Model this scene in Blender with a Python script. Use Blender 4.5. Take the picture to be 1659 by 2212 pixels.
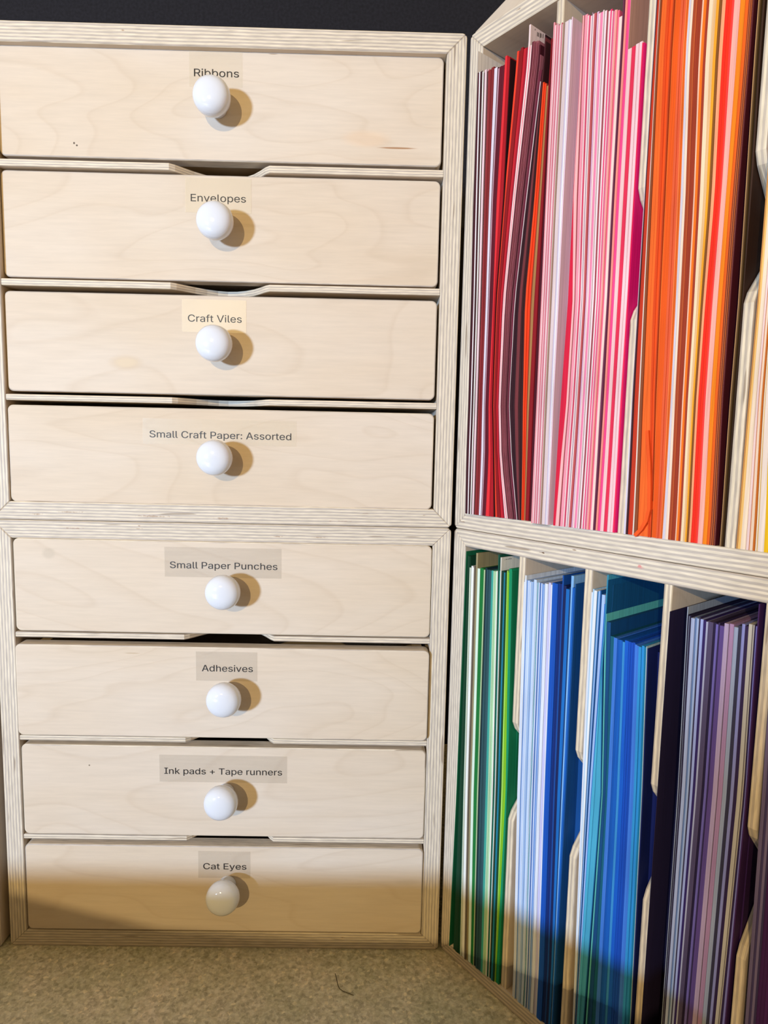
import bpy, bmesh, math, random
from mathutils import Vector, Matrix
from mathutils.geometry import delaunay_2d_cdt
random.seed(7)
C = bpy.context.scene
COL = C.collection
for o in list(bpy.data.objects): bpy.data.objects.remove(o)

# ------------------------------------------------------------------ camera
FPX = 1380.28
CAM = Vector((-0.058135, -0.488617, 0.416854))
CR = Vector((0.99973127, -0.00980631, 0.02100518))
CU = Vector((-0.01985102, 0.10579426, 0.99418988))
CF = Vector((0.01197156, 0.99433969, -0.10557116))
cd = bpy.data.cameras.new('camera'); cam = bpy.data.objects.new('camera', cd); COL.objects.link(cam)
cd.sensor_fit = 'VERTICAL'; cd.sensor_height = 36; cd.lens = FPX / 2212 * 36
cd.clip_start = 0.01
cam.matrix_world = Matrix(((CR.x, CU.x, -CF.x, CAM.x), (CR.y, CU.y, -CF.y, CAM.y), (CR.z, CU.z, -CF.z, CAM.z), (0, 0, 0, 1)))
C.camera = cam

# ------------------------------------------------------------------ light
w = bpy.data.worlds.new('world'); C.world = w; w.use_nodes = True
w.node_tree.nodes['Background'].inputs[0].default_value = (0.48, 0.33, 0.145, 1)
w.node_tree.nodes['Background'].inputs[1].default_value = 1.0
def lamp(kind, name, loc, aim, power, col, size):
    d = bpy.data.lights.new(name, kind); o = bpy.data.objects.new(name, d); COL.objects.link(o)
    o.location = loc; d.energy = power; d.color = col
    o.rotation_euler = (Vector(aim) - Vector(loc)).to_track_quat('-Z', 'Y').to_euler()
    if kind == 'AREA': d.shape = 'DISK'; d.size = size
    else: d.shadow_soft_size = size
    return o
COOL = (-1.35, -1.95, 0.52)
WARM = (-0.56, -1.75, 0.85)
lamp('AREA', 'cool_lamp', COOL, (0.0, 0, 0.35), 68, (0.49, 0.69, 0.98), 0.18)
lamp('POINT', 'warm_lamp', WARM, (0, 0, 0.35), 57, (1.0, 0.72, 0.32), 0.004)
C.view_settings.view_transform = 'Standard'; C.view_settings.look = 'None'
C.view_settings.gamma = 1; C.view_settings.use_curve_mapping = False
C.view_settings.exposure = 0.0

# ------------------------------------------------------------------ measures
W = 0.3522; H1 = 0.3535; HT = 0.7095            # drawer cabinets: width, height of the lower, height of both
TH = 0.903657; GX, GY = 0.002426, 0.002348       # angle and corner of the paper shelves
T = 0.0140; TS = 0.0127
DIR = Vector((math.cos(TH), -math.sin(TH), 0)); INW = Vector((math.sin(TH), math.cos(TH), 0))
def ray(x, y): return CF + CR * ((x - 829.5) / FPX) - CU * ((y - 1106) / FPX)
def fl(x, y, d=0.0):
    "point of the drawer fronts plane seen at a place of the photograph"
    v = ray(x, y); k = (d - CAM.y) / v.y; P = CAM + v * k; return P.x, P.z
def fs(x, y, rec=0.0):
    "the same on the front plane of the angled shelves: distance along, height"
    O = Vector((GX, GY, 0)) + INW * rec; v = ray(x, y); k = (O - CAM).dot(INW) / v.dot(INW)
    P = CAM + v * k; return (P - O).dot(DIR), P.z

# ------------------------------------------------------------------ helpers
def link(name, me, parent=None, mat=None, loc=None):
    o = bpy.data.objects.new(name, me); COL.objects.link(o)
    if mat and me is not None:
        for m in (mat if isinstance(mat, (list, tuple)) else [mat]): me.materials.append(m)
    if parent: o.parent = parent
    if loc: o.location = loc
    return o
def empty(name, loc=(0, 0, 0), rz=0):
    o = bpy.data.objects.new(name, None); COL.objects.link(o); o.location = loc; o.rotation_euler = (0, 0, rz)
    o.empty_display_size = .02; return o
def tag(o, label, cat, group=None, kind=None):
    o['label'] = label; o['category'] = cat
    if group: o['group'] = group
    if kind: o['kind'] = kind
    return o
def bm_mesh(bm, name='m'):
    me = bpy.data.meshes.new(name); bm.to_mesh(me); bm.free(); return me
def srgb(h):
    h = h.lstrip('#'); c = [int(h[i:i + 2], 16) / 255 for i in (0, 2, 4)]
    return tuple(((v + .055) / 1.055) ** 2.4 if v > .04045 else v / 12.92 for v in c)
def prism(poly, y0, y1, bevel=0.0, faceaxis=None, seg=2):
    "polygon in x,z extruded along y. Material 0 on the faces square to faceaxis, 1 elsewhere"
    bm = bmesh.new()
    a = [bm.verts.new((x, y0, z)) for x, z in poly]; b = [bm.verts.new((x, y1, z)) for x, z in poly]
    bm.faces.new(a); bm.faces.new(b[::-1]); n = len(poly)
    for i in range(n): bm.faces.new((a[i], b[i], b[(i + 1) % n], a[(i + 1) % n]))
    bmesh.ops.recalc_face_normals(bm, faces=bm.faces)
    if bevel:
        ed = [e for e in bm.edges if e.calc_face_angle(0) > .6]
        bmesh.ops.bevel(bm, geom=ed, offset=bevel, segments=seg, affect='EDGES', profile=.5, clamp_overlap=True)
    if faceaxis is not None:
        bm.normal_update()
        for f in bm.faces:
            f.material_index = 0 if abs(f.normal[faceaxis]) > .97 else 1
            f.smooth = False
    return bm_mesh(bm)
def box(x0, x1, y0, y1, z0, z1, bevel=0.0, faceaxis=None):
    return prism([(x0, z0), (x1, z0), (x1, z1), (x0, z1)], y0, y1, bevel, faceaxis)

# ------------------------------------------------------------------ materials
def newmat(name):
    m = bpy.data.materials.new(name); m.use_nodes = True; nt = m.node_tree
    return m, nt, nt.nodes, nt.links, nt.nodes['Principled BSDF']
def nd(N, t, **k):
    n = N.new(t)
    for a, b in k.items():
        if a == 'i':
            for x, y in b.items(): n.inputs[x].default_value = y
        else: setattr(n, a, b)
    return n
def mixc(N, Lk, fac, a, b, mode='MIX'):
    n = N.new('ShaderNodeMix'); n.data_type = 'RGBA'; n.blend_type = mode
    for s, v in ((0, fac), (6, a), (7, b)):
        if isinstance(v, (int, float)): n.inputs[s].default_value = v
        elif isinstance(v, tuple): n.inputs[s].default_value = (*v[:3], 1)
        else: Lk.new(v, n.inputs[s])
    return n.outputs[2]
def ramp(N, Lk, src, pts, interp='LINEAR'):
    r = N.new('ShaderNodeValToRGB'); r.color_ramp.interpolation = interp; e = r.color_ramp.elements
    e[0].position, e[0].color = pts[0][0], (*pts[0][1], 1); e[1].position, e[1].color = pts[-1][0], (*pts[-1][1], 1)
    for p, c in pts[1:-1]:
        q = e.new(p); q.color = (*c, 1)
    Lk.new(src, r.inputs[0]); return r.outputs[0]

BIRCH = (0.64, 0.55, 0.455)
def veneer(name, seed=0.0, spots=(), grain=0):
    "pale birch face; grain runs along x (0) or z (2) of the object"
    m, nt, N, Lk, B = newmat(name)
    tc = nd(N, 'ShaderNodeTexCoord')
    def mp(s, off=(0, 0, 0)):
        n = nd(N, 'ShaderNodeMapping'); n.inputs['Scale'].default_value = s; n.inputs['Location'].default_value = (seed * 3.1 + off[0], seed, seed * 1.7 + off[2])
        Lk.new(tc.outputs['Object'], n.inputs[0]); return n.outputs[0]
    sc = (1, 1, 6) if grain == 0 else (6, 6, 1)
    # soft figure: contour lines of a stretched noise
    n1 = nd(N, 'ShaderNodeTexNoise', i={'Scale': 2.6, 'Detail': 2.0, 'Roughness': .45, 'Distortion': .5})
    Lk.new(mp((1, 1, 3.2) if grain == 0 else (3.2, 3.2, 1)), n1.inputs['Vector'])
    mu = nd(N, 'ShaderNodeMath', operation='MULTIPLY', i={1: 15.0}); Lk.new(n1.outputs[0], mu.inputs[0])
    fr = nd(N, 'ShaderNodeMath', operation='FRACT'); Lk.new(mu.outputs[0], fr.inputs[0])
    line = ramp(N, Lk, fr.outputs[0], [(0, (1, 1, 1)), (.10, (.35, .35, .35)), (.5, (.05, .05, .05)), (.93, (.12, .12, .12)), (1, (1, 1, 1))])
    n2 = nd(N, 'ShaderNodeTexNoise', i={'Scale': 5.0, 'Detail': 3.0}); Lk.new(mp((1, 1, 2.5) if grain == 0 else (2.5, 2.5, 1)), n2.inputs['Vector'])
    blot = ramp(N, Lk, n2.outputs[0], [(.35, (0, 0, 0)), (.7, (1, 1, 1))])
    fine = nd(N, 'ShaderNodeTexNoise', i={'Scale': 420.0, 'Detail': 3.0, 'Roughness': .7})
    Lk.new(mp((.07, 1, 1) if grain == 0 else (1, 1, .07)), fine.inputs['Vector'])
    c0 = mixc(N, Lk, blot, BIRCH, (BIRCH[0] * .95, BIRCH[1] * .90, BIRCH[2] * .82))
    lf = nd(N, 'ShaderNodeMath', operation='MULTIPLY', i={1: .17}); Lk.new(line, lf.inputs[0])
    c1 = mixc(N, Lk, lf.outputs[0], c0, (.42, .30, .19))
    ff = ramp(N, Lk, fine.outputs[0], [(.3, (.95, .95, .95)), (.7, (1.03, 1.03, 1.03))])
    c2 = mixc(N, Lk, 1.0, c1, ff, 'MULTIPLY')
    for (sx, sz, rx, rz, col, st) in spots:
        s = nd(N, 'ShaderNodeMapping'); s.vector_type = 'POINT'
        s.inputs['Scale'].default_value = (1 / rx, 0, 1 / rz); s.inputs['Location'].default_value = (-sx / rx, 0, -sz / rz)
        Lk.new(tc.outputs['Object'], s.inputs[0])
        ln = nd(N, 'ShaderNodeVectorMath', operation='LENGTH'); Lk.new(s.outputs[0], ln.inputs[0])
        f = ramp(N, Lk, ln.outputs['Value'], [(.55, (st,) * 3), (1.0, (0, 0, 0))])
        c2 = mixc(N, Lk, f, c2, col)
    Lk.new(c2, B.inputs['Base Color'])
    B.inputs['Roughness'].default_value = .6; B.inputs['Specular IOR Level'].default_value = .2
    bp = nd(N, 'ShaderNodeBump', i={'Strength': .06, 'Distance': .0004}); Lk.new(fine.outputs[0], bp.inputs['Height']); Lk.new(bp.outputs[0], B.inputs['Normal'])
    return m
def plywood(name, axis, n_per_m=430.0, tint=(1, 1, 1), dark=.55, spots=()):
    "edge of birch plywood: thin layers stacked along the axis"
    m, nt, N, Lk, B = newmat(name)
    tc = nd(N, 'ShaderNodeTexCoord'); sp = nd(N, 'ShaderNodeSeparateXYZ'); Lk.new(tc.outputs['Object'], sp.inputs[0])
    wob = nd(N, 'ShaderNodeTexNoise', i={'Scale': 26.0, 'Detail': 2.0}); 
    mpn = nd(N, 'ShaderNodeMapping'); s = [1, 1, 1]; s[axis] = 4; mpn.inputs['Scale'].default_value = s
    Lk.new(tc.outputs['Object'], mpn.inputs[0]); Lk.new(mpn.outputs[0], wob.inputs['Vector'])
    wm = nd(N, 'ShaderNodeMath', operation='MULTIPLY_ADD', i={1: .0013}); Lk.new(wob.outputs[0], wm.inputs[0]); Lk.new(sp.outputs[axis], wm.inputs[2])
    mu = nd(N, 'ShaderNodeMath', operation='MULTIPLY', i={1: n_per_m}); Lk.new(wm.outputs[0], mu.inputs[0])
    fr = nd(N, 'ShaderNodeMath', operation='FRACT'); Lk.new(mu.outputs[0], fr.inputs[0])
    a = tuple(v * t for v, t in zip((.68, .59, .46), tint)); b = tuple(v * t for v, t in zip((.47, .405, .345), tint))
    cm = ramp(N, Lk, fr.outputs[0], [(0, a), (.42, a), (.52, b), (.93, b), (1, a)])
    fine = nd(N, 'ShaderNodeTexNoise', i={'Scale': 700.0, 'Detail': 2.0}); ms = nd(N, 'ShaderNodeMapping')
    v = [.12, .12, .12]; v[axis] = 1; ms.inputs['Scale'].default_value = v
    Lk.new(tc.outputs['Object'], ms.inputs[0]); Lk.new(ms.outputs[0], fine.inputs['Vector'])
    ff = ramp(N, Lk, fine.outputs[0], [(.3, (.82, .82, .82)), (.7, (1.08, 1.08, 1.08))])
    c = mixc(N, Lk, 1.0, cm, ff, 'MULTIPLY')
    # knots and torn spots that follow single layers
    kn = nd(N, 'ShaderNodeTexNoise', i={'Scale': 60.0, 'Detail': 1.0}); mk = nd(N, 'ShaderNodeMapping')
    v = [.35, .35, .35]; v[axis] = 4.5; mk.inputs['Scale'].default_value = v; mk.inputs['Location'].default_value = (3.3, 1.1, 7.7)
    Lk.new(tc.outputs['Object'], mk.inputs[0]); Lk.new(mk.outputs[0], kn.inputs['Vector'])
    kf = ramp(N, Lk, kn.outputs[0], [(.70, (0, 0, 0)), (.735, (dark,) * 3)])
    c = mixc(N, Lk, kf, c, (.16, .10, .055))
    for (sx, sz, rx, rz, col, st) in spots:
        s = nd(N, 'ShaderNodeMapping'); s.inputs['Scale'].default_value = (1 / rx, 0, 1 / rz); s.inputs['Location'].default_value = (-sx / rx, 0, -sz / rz)
        Lk.new(tc.outputs['Object'], s.inputs[0]); ln = nd(N, 'ShaderNodeVectorMath', operation='LENGTH'); Lk.new(s.outputs[0], ln.inputs[0])
        wn = nd(N, 'ShaderNodeTexNoise', i={'Scale': 500.0}); Lk.new(tc.outputs['Object'], wn.inputs['Vector'])
        ad = nd(N, 'ShaderNodeMath', operation='MULTIPLY_ADD', i={1: 1.2}); Lk.new(wn.outputs[0], ad.inputs[0]); Lk.new(ln.outputs['Value'], ad.inputs[2])
        c = mixc(N, Lk, ramp(N, Lk, ad.outputs[0], [(.0, (0,) * 3), (.01, (st,) * 3), (.0, (st,) * 3)]) if False else ramp(N, Lk, ad.outputs[0], [(.75, (st,) * 3), (1.0, (0, 0, 0))]), c, col)
    Lk.new(c, B.inputs['Base Color']); B.inputs['Roughness'].default_value = .6
    bp = nd(N, 'ShaderNodeBump', i={'Strength': .25, 'Distance': .0005}); Lk.new(fr.outputs[0], bp.inputs['Height']); Lk.new(bp.outputs[0], B.inputs['Normal'])
    return m
PLYX = plywood('plywood_edge_upright', 0); PLYZ = plywood('plywood_edge_level', 2); PLYY = plywood('plywood_edge_front', 1, 480)
PLYD = plywood('plywood_edge_divider', 0, 380, (1, .97, .9))
VEN = veneer('birch_face', 0.0, grain=2); VENH = veneer('birch_face_level', 4.0)
def simple(name, col, rough=.6, spec=.4, noise=0, nscale=600, metallic=0):
    m, nt, N, Lk, B = newmat(name)
    B.inputs['Base Color'].default_value = (*col, 1); B.inputs['Roughness'].default_value = rough; B.inputs['Specular IOR Level'].default_value = spec
    B.inputs['Metallic'].default_value = metallic
    if noise:
        tc = nd(N, 'ShaderNodeTexCoord'); n = nd(N, 'ShaderNodeTexNoise', i={'Scale': nscale, 'Detail': 2.0}); Lk.new(tc.outputs['Object'], n.inputs['Vector'])
        r = ramp(N, Lk, n.outputs[0], [(.3, (1 - noise,) * 3), (.7, (1 + noise,) * 3)])
        Lk.new(mixc(N, Lk, 1.0, col, r, 'MULTIPLY'), B.inputs['Base Color'])
    return m
CERAMIC = simple('white_glazed_ceramic', (.67, .70, .77), .09, .55); CERAMIC.node_tree.nodes['Principled BSDF'].inputs['Coat Weight'].default_value = .5
INK = simple('black_print', (.012, .012, .013), .5)
SCREW = simple('dull_steel', (.5, .5, .5), .35, .5, metallic=1)
def film(name, rough, alpha, col):
    m, nt, N, Lk, B = newmat(name); B.inputs['Base Color'].default_value = (*col, 1); B.inputs['Roughness'].default_value = rough; B.inputs['Alpha'].default_value = alpha
    return m
FILM_M = film('matte_clear_tape', .45, .12, (.50, .44, .36)); FILM_G = film('glossy_clear_tape', .34, .40, (.80, .70, .55)); FILM_F = film('faint_clear_tape', .3, .13, (.78, .70, .55))

# counter: speckled stone
def stone():
    m, nt, N, Lk, B = newmat('speckled_quartz'); tc = nd(N, 'ShaderNodeTexCoord')
    def noise(s, d=3.0, r=.6):
        n = nd(N, 'ShaderNodeTexNoise', i={'Scale': s, 'Detail': d, 'Roughness': r}); Lk.new(tc.outputs['Object'], n.inputs['Vector']); return n.outputs[0]
    base = ramp(N, Lk, noise(22), [(.3, (.50, .50, .36)), (.55, (.62, .59, .46)), (.75, (.72, .65, .53))])
    v = nd(N, 'ShaderNodeTexVoronoi', i={'Scale': 420.0, 'Randomness': 1.0}); Lk.new(tc.outputs['Object'], v.inputs['Vector'])
    sp = nd(N, 'ShaderNodeSeparateColor'); Lk.new(v.outputs['Color'], sp.inputs[0])
    chips = ramp(N, Lk, sp.outputs[0], [(0, (.45, .43, .36)), (.18, (.8, .78, .66)), (.5, (1, 1, 1)), (.8, (1.12, 1.06, 1)), (.95, (1.5, 1.38, 1.2))], 'CONSTANT')
    c = mixc(N, Lk, .45, base, mixc(N, Lk, 1.0, base, chips, 'MULTIPLY'))
    dk = ramp(N, Lk, noise(230, 4, .7), [(.35, (.72, .70, .66)), (.62, (1.15, 1.15, 1.15))])
    c = mixc(N, Lk, 1.0, c, dk, 'MULTIPLY')
    Lk.new(c, B.inputs['Base Color']); B.inputs['Roughness'].default_value = .45; return m
STONE = stone()

# ------------------------------------------------------------------ setting
o = link('countertop', box(-1.3, 0.9, -1.35, 0.37, -0.03, 0, .002), None, STONE)
tag(o, 'speckled olive grey stone countertop in shade under the wooden cabinets', 'countertop')
o = link('wall_back', box(-1.3, 0.9, 0.37, 0.40, -0.03, 1.3), None, simple('dark_navy_paint', (.012, .012, .017), .8, .2, .25, 300)); o['kind'] = 'structure'

# ------------------------------------------------------------------ carcass of a cabinet, in its own frame (x along the front, y inward, z up)
def carcass(root, x0, x1, z0, z1, t, depth, r=.0035, top=None, bot=None):
    def arc(cx, cz, a0, a1, n=4): return [(cx + r * math.cos(math.radians(a0 + (a1 - a0) * i / n)), cz + r * math.sin(math.radians(a0 + (a1 - a0) * i / n))) for i in range(n + 1)]
    q = lambda xi, zi, xo, zo: (xi, zi)
    e = .00006
    # left side
    P = [(x0 + t - e, z0 + t)] + [(x0 + t - e, z1 - t)] + arc(x0 + r, z1 - r, 135, 180) + arc(x0 + r, z0 + r, 180, 225)
    link('side_panel', prism(P, 0, depth, .0006, 0, 1), root, [VEN, PLYX])
    P = [(x1 - t + e, z1 - t)] + [(x1 - t + e, z0 + t)] + arc(x1 - r, z0 + r, 315, 360) + arc(x1 - r, z1 - r, 0, 45)
    link('side_panel', prism(P, 0, depth, .0006, 0, 1), root, [VEN, PLYX])
    P = [(x1 - t, z1 - t + e)] + arc(x1 - r, z1 - r, 45, 90) + arc(x0 + r, z1 - r, 90, 135) + [(x0 + t, z1 - t + e)]
    link('top_panel', prism(P, 0, depth, .0006, 2, 1), root, [VENH, top or PLYZ])
    P = [(x0 + t, z0 + t - e)] + arc(x0 + r, z0 + r, 225, 270) + arc(x1 - r, z0 + r, 270, 315) + [(x1 - t, z0 + t - e)]
    link('bottom_panel', prism(P, 0, depth, .0006, 2, 1), root, [VENH, bot or PLYZ])
    link('back_panel', box(x0 + t + .0002, x1 - t - .0002, depth - .006, depth - .0005, z0 + t + .0002, z1 - t - .0002), root, VEN)

KNOB_R = .0132
def knob_mesh():
    # profile along -y: radius, distance out of the drawer
    pr = [(.0001, 0), (.0066, 0), (.0068, .0008), (.0062, .0025), (.0053, .0045), (.0050, .0062), (.0056, .0080), (.0085, .0094), (.0112, .0112), (.0127, .0138), (KNOB_R, .0168), (.0128, .0200), (.0114, .0226), (.0090, .0244), (.0058, .0254), (.0025, .0258), (.00005, .0259)]
    bm = bmesh.new(); n = 40; rings = []
    for r_, y in pr: rings.append([bm.verts.new((r_ * math.cos(2 * math.pi * i / n), -y, r_ * math.sin(2 * math.pi * i / n))) for i in range(n)])
    for a, b in zip(rings, rings[1:]):
        for i in range(n): bm.faces.new((a[i], a[(i + 1) % n], b[(i + 1) % n], b[i]))
    bm.faces.new(rings[-1]); bm.faces.new(rings[0][::-1])
    bmesh.ops.recalc_face_normals(bm, faces=bm.faces)
    for f in bm.faces: f.smooth = True
    me = bm_mesh(bm, 'knob'); me.materials.append(CERAMIC); return me
KNOB = knob_mesh()
def roundrect(x0, x1, z0, z1, r, n=5):
    P = []
    for cx, cz, a in ((x1 - r, z1 - r, 0), (x0 + r, z1 - r, 90), (x0 + r, z0 + r, 180), (x1 - r, z0 + r, 270)):
        for i in range(n + 1):
            t_ = math.radians(a + 90 * i / n); P.append((cx + r * math.cos(t_), cz + r * math.sin(t_)))
    return P
import os
try: FONT = bpy.data.fonts.load(os.path.join(bpy.utils.system_resource('DATAFILES'), 'fonts', 'Inter.woff2'))   # the typeface that comes with Blender itself
except Exception: FONT = None
def lettering(txt, px0, px1, pyb, y, parent):
    x0, zb = fl(px0, pyb, y); x1, _ = fl(px1, pyb, y)
    cu = bpy.data.curves.new('txt', 'FONT'); cu.body = txt; cu.size = 1; cu.font = FONT or cu.font
    to = bpy.data.objects.new('txt', cu); COL.objects.link(to); bpy.context.view_layer.update()
    cv = to.evaluated_get(bpy.context.evaluated_depsgraph_get()).to_curve(bpy.context.evaluated_depsgraph_get())
    loops = []
    for sp in cv.splines:
        L_ = []; bp_ = sp.bezier_points; n = len(bp_)
        for i in range(n):
            p_, q_ = bp_[i], bp_[(i + 1) % n]
            line = (p_.handle_right - p_.co).length < 1e-6 and (q_.handle_left - q_.co).length < 1e-6
            for k in range(1 if line else 5):
                t_ = k / 5; u_ = 1 - t_; v = p_.co * u_ ** 3 + p_.handle_right * 3 * u_ * u_ * t_ + q_.handle_left * 3 * u_ * t_ * t_ + q_.co * t_ ** 3
                if not L_ or (Vector((v.x, v.y)) - L_[-1]).length > 1e-5: L_.append(Vector((v.x, v.y)))
        if len(L_) > 1 and (L_[0] - L_[-1]).length < 1e-5: L_.pop()
        if len(L_) > 2: loops.append(L_)
    to.to_curve_clear(); bpy.data.objects.remove(to)
    V_, E_ = [], []
    for L_ in loops:
        o_ = len(V_); V_ += L_; E_ += [(o_ + i, o_ + (i + 1) % len(L_)) for i in range(len(L_))]
    res = delaunay_2d_cdt(V_, E_, [], 0, 1e-7)
    vv, ff = res[0], []
    def wind(x, y):
        w_ = 0
        for L_ in loops:
            for i in range(len(L_)):
                a, b = L_[i - 1], L_[i]
                if (a.y > y) != (b.y > y) and x < (b.x - a.x) * (y - a.y) / (b.y - a.y) + a.x: w_ += 1 if b.y > a.y else -1
        return w_
    for f in res[2]:
        c_ = sum((vv[i] for i in f), Vector((0, 0))) / len(f)
        if wind(c_.x, c_.y): ff.append(list(f))
    me = bpy.data.meshes.new('lettering'); me.from_pydata([(v.x, v.y, 0) for v in vv], [], ff)
    xs = [vv[i].x for f in ff for i in f]; mn = min(xs); sx = (x1 - x0) / (max(xs) - mn); sz = .0101
    for v in me.vertices: v.co = Vector((x0 + (v.co.x - mn) * sx, y, zb + v.co.y * sz))
    link('lettering', me, parent, INK)
D = [ # name, apparent top, bottom, recess, text, text px, baseline, tape px box, tape film, knob px, spots
 ('Ribbons', .6930, .6183, .0050, 'Ribbons', (419, 516), 164.5, (408, 110, 524, 190), FILM_F, (456, 205), [((160, 309), .0009, .0009, (.05, .03, .02), .9), ((166, 314), .0009, .0008, (.05, .03, .02), .9), ((858, 320), .0160, .0008, (.30, .13, .04), .8), ((590, 116), .004, .0007, (.2, .12, .06), .7), ((790, 300), .02, .007, (.75, .50, .30), .25)]),
 ('Envelopes', .6086, .5335, .0045, 'Envelopes', (412, 531), 434.5, (400, 383, 543, 462), FILM_G, (463, 475), []),
 ('Craft Viles', .5237, .4507, .0030, 'Craft Viles', (406, 522), 694.5, (393, 646, 532, 720), FILM_G, (461, 741), [((272, 783), .0145, .0065, (.55, .42, .28), .45), ((272, 783), .010, .004, (.66, .54, .38), .5)]),
 ('Small Craft Paper: Assorted', .4406, .3674, .0012, 'Small Craft Paper: Assorted', (323, 629), 944.5, (308, 903, 640, 965), FILM_F, (462, 989), []),
 ('Small Paper Punches', .3392, .2663, -.0008, 'Small Paper Punches', (367, 599), 1227, (355, 1181, 608, 1250), FILM_M, (480, 1281), [((105, 1195), .006, .005, (.42, .36, .28), .35)]),
 ('Adhesives', .2556, .1812, -.0040, 'Adhesives', (436, 546), 1450, (423, 1407, 556, 1472), FILM_M, (482, 1514), [((285, 1411), .007, .0006, (.4, .28, .16), .5)]),
 ('Ink pads + Tape runners', .1737, .0980, -.0008, 'Ink pads + Tape runners', (355, 609), 1671.5, (344, 1630, 620, 1692), FILM_M, (476, 1737), [((193, 1653), .0008, .0008, (.1, .07, .04), .8), ((935 - 40, 1700), .004, .01, (.6, .5, .4), .1)]),
 ('Cat Eyes', .0892, .0148, -.0015, 'Cat Eyes', (439, 532), 1877.5, (428, 1838, 541, 1897), FILM_M, (480, 1943), [((880, 1905), .012, .003, (.45, .38, .28), .25)]),
]
depth = .31
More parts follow.
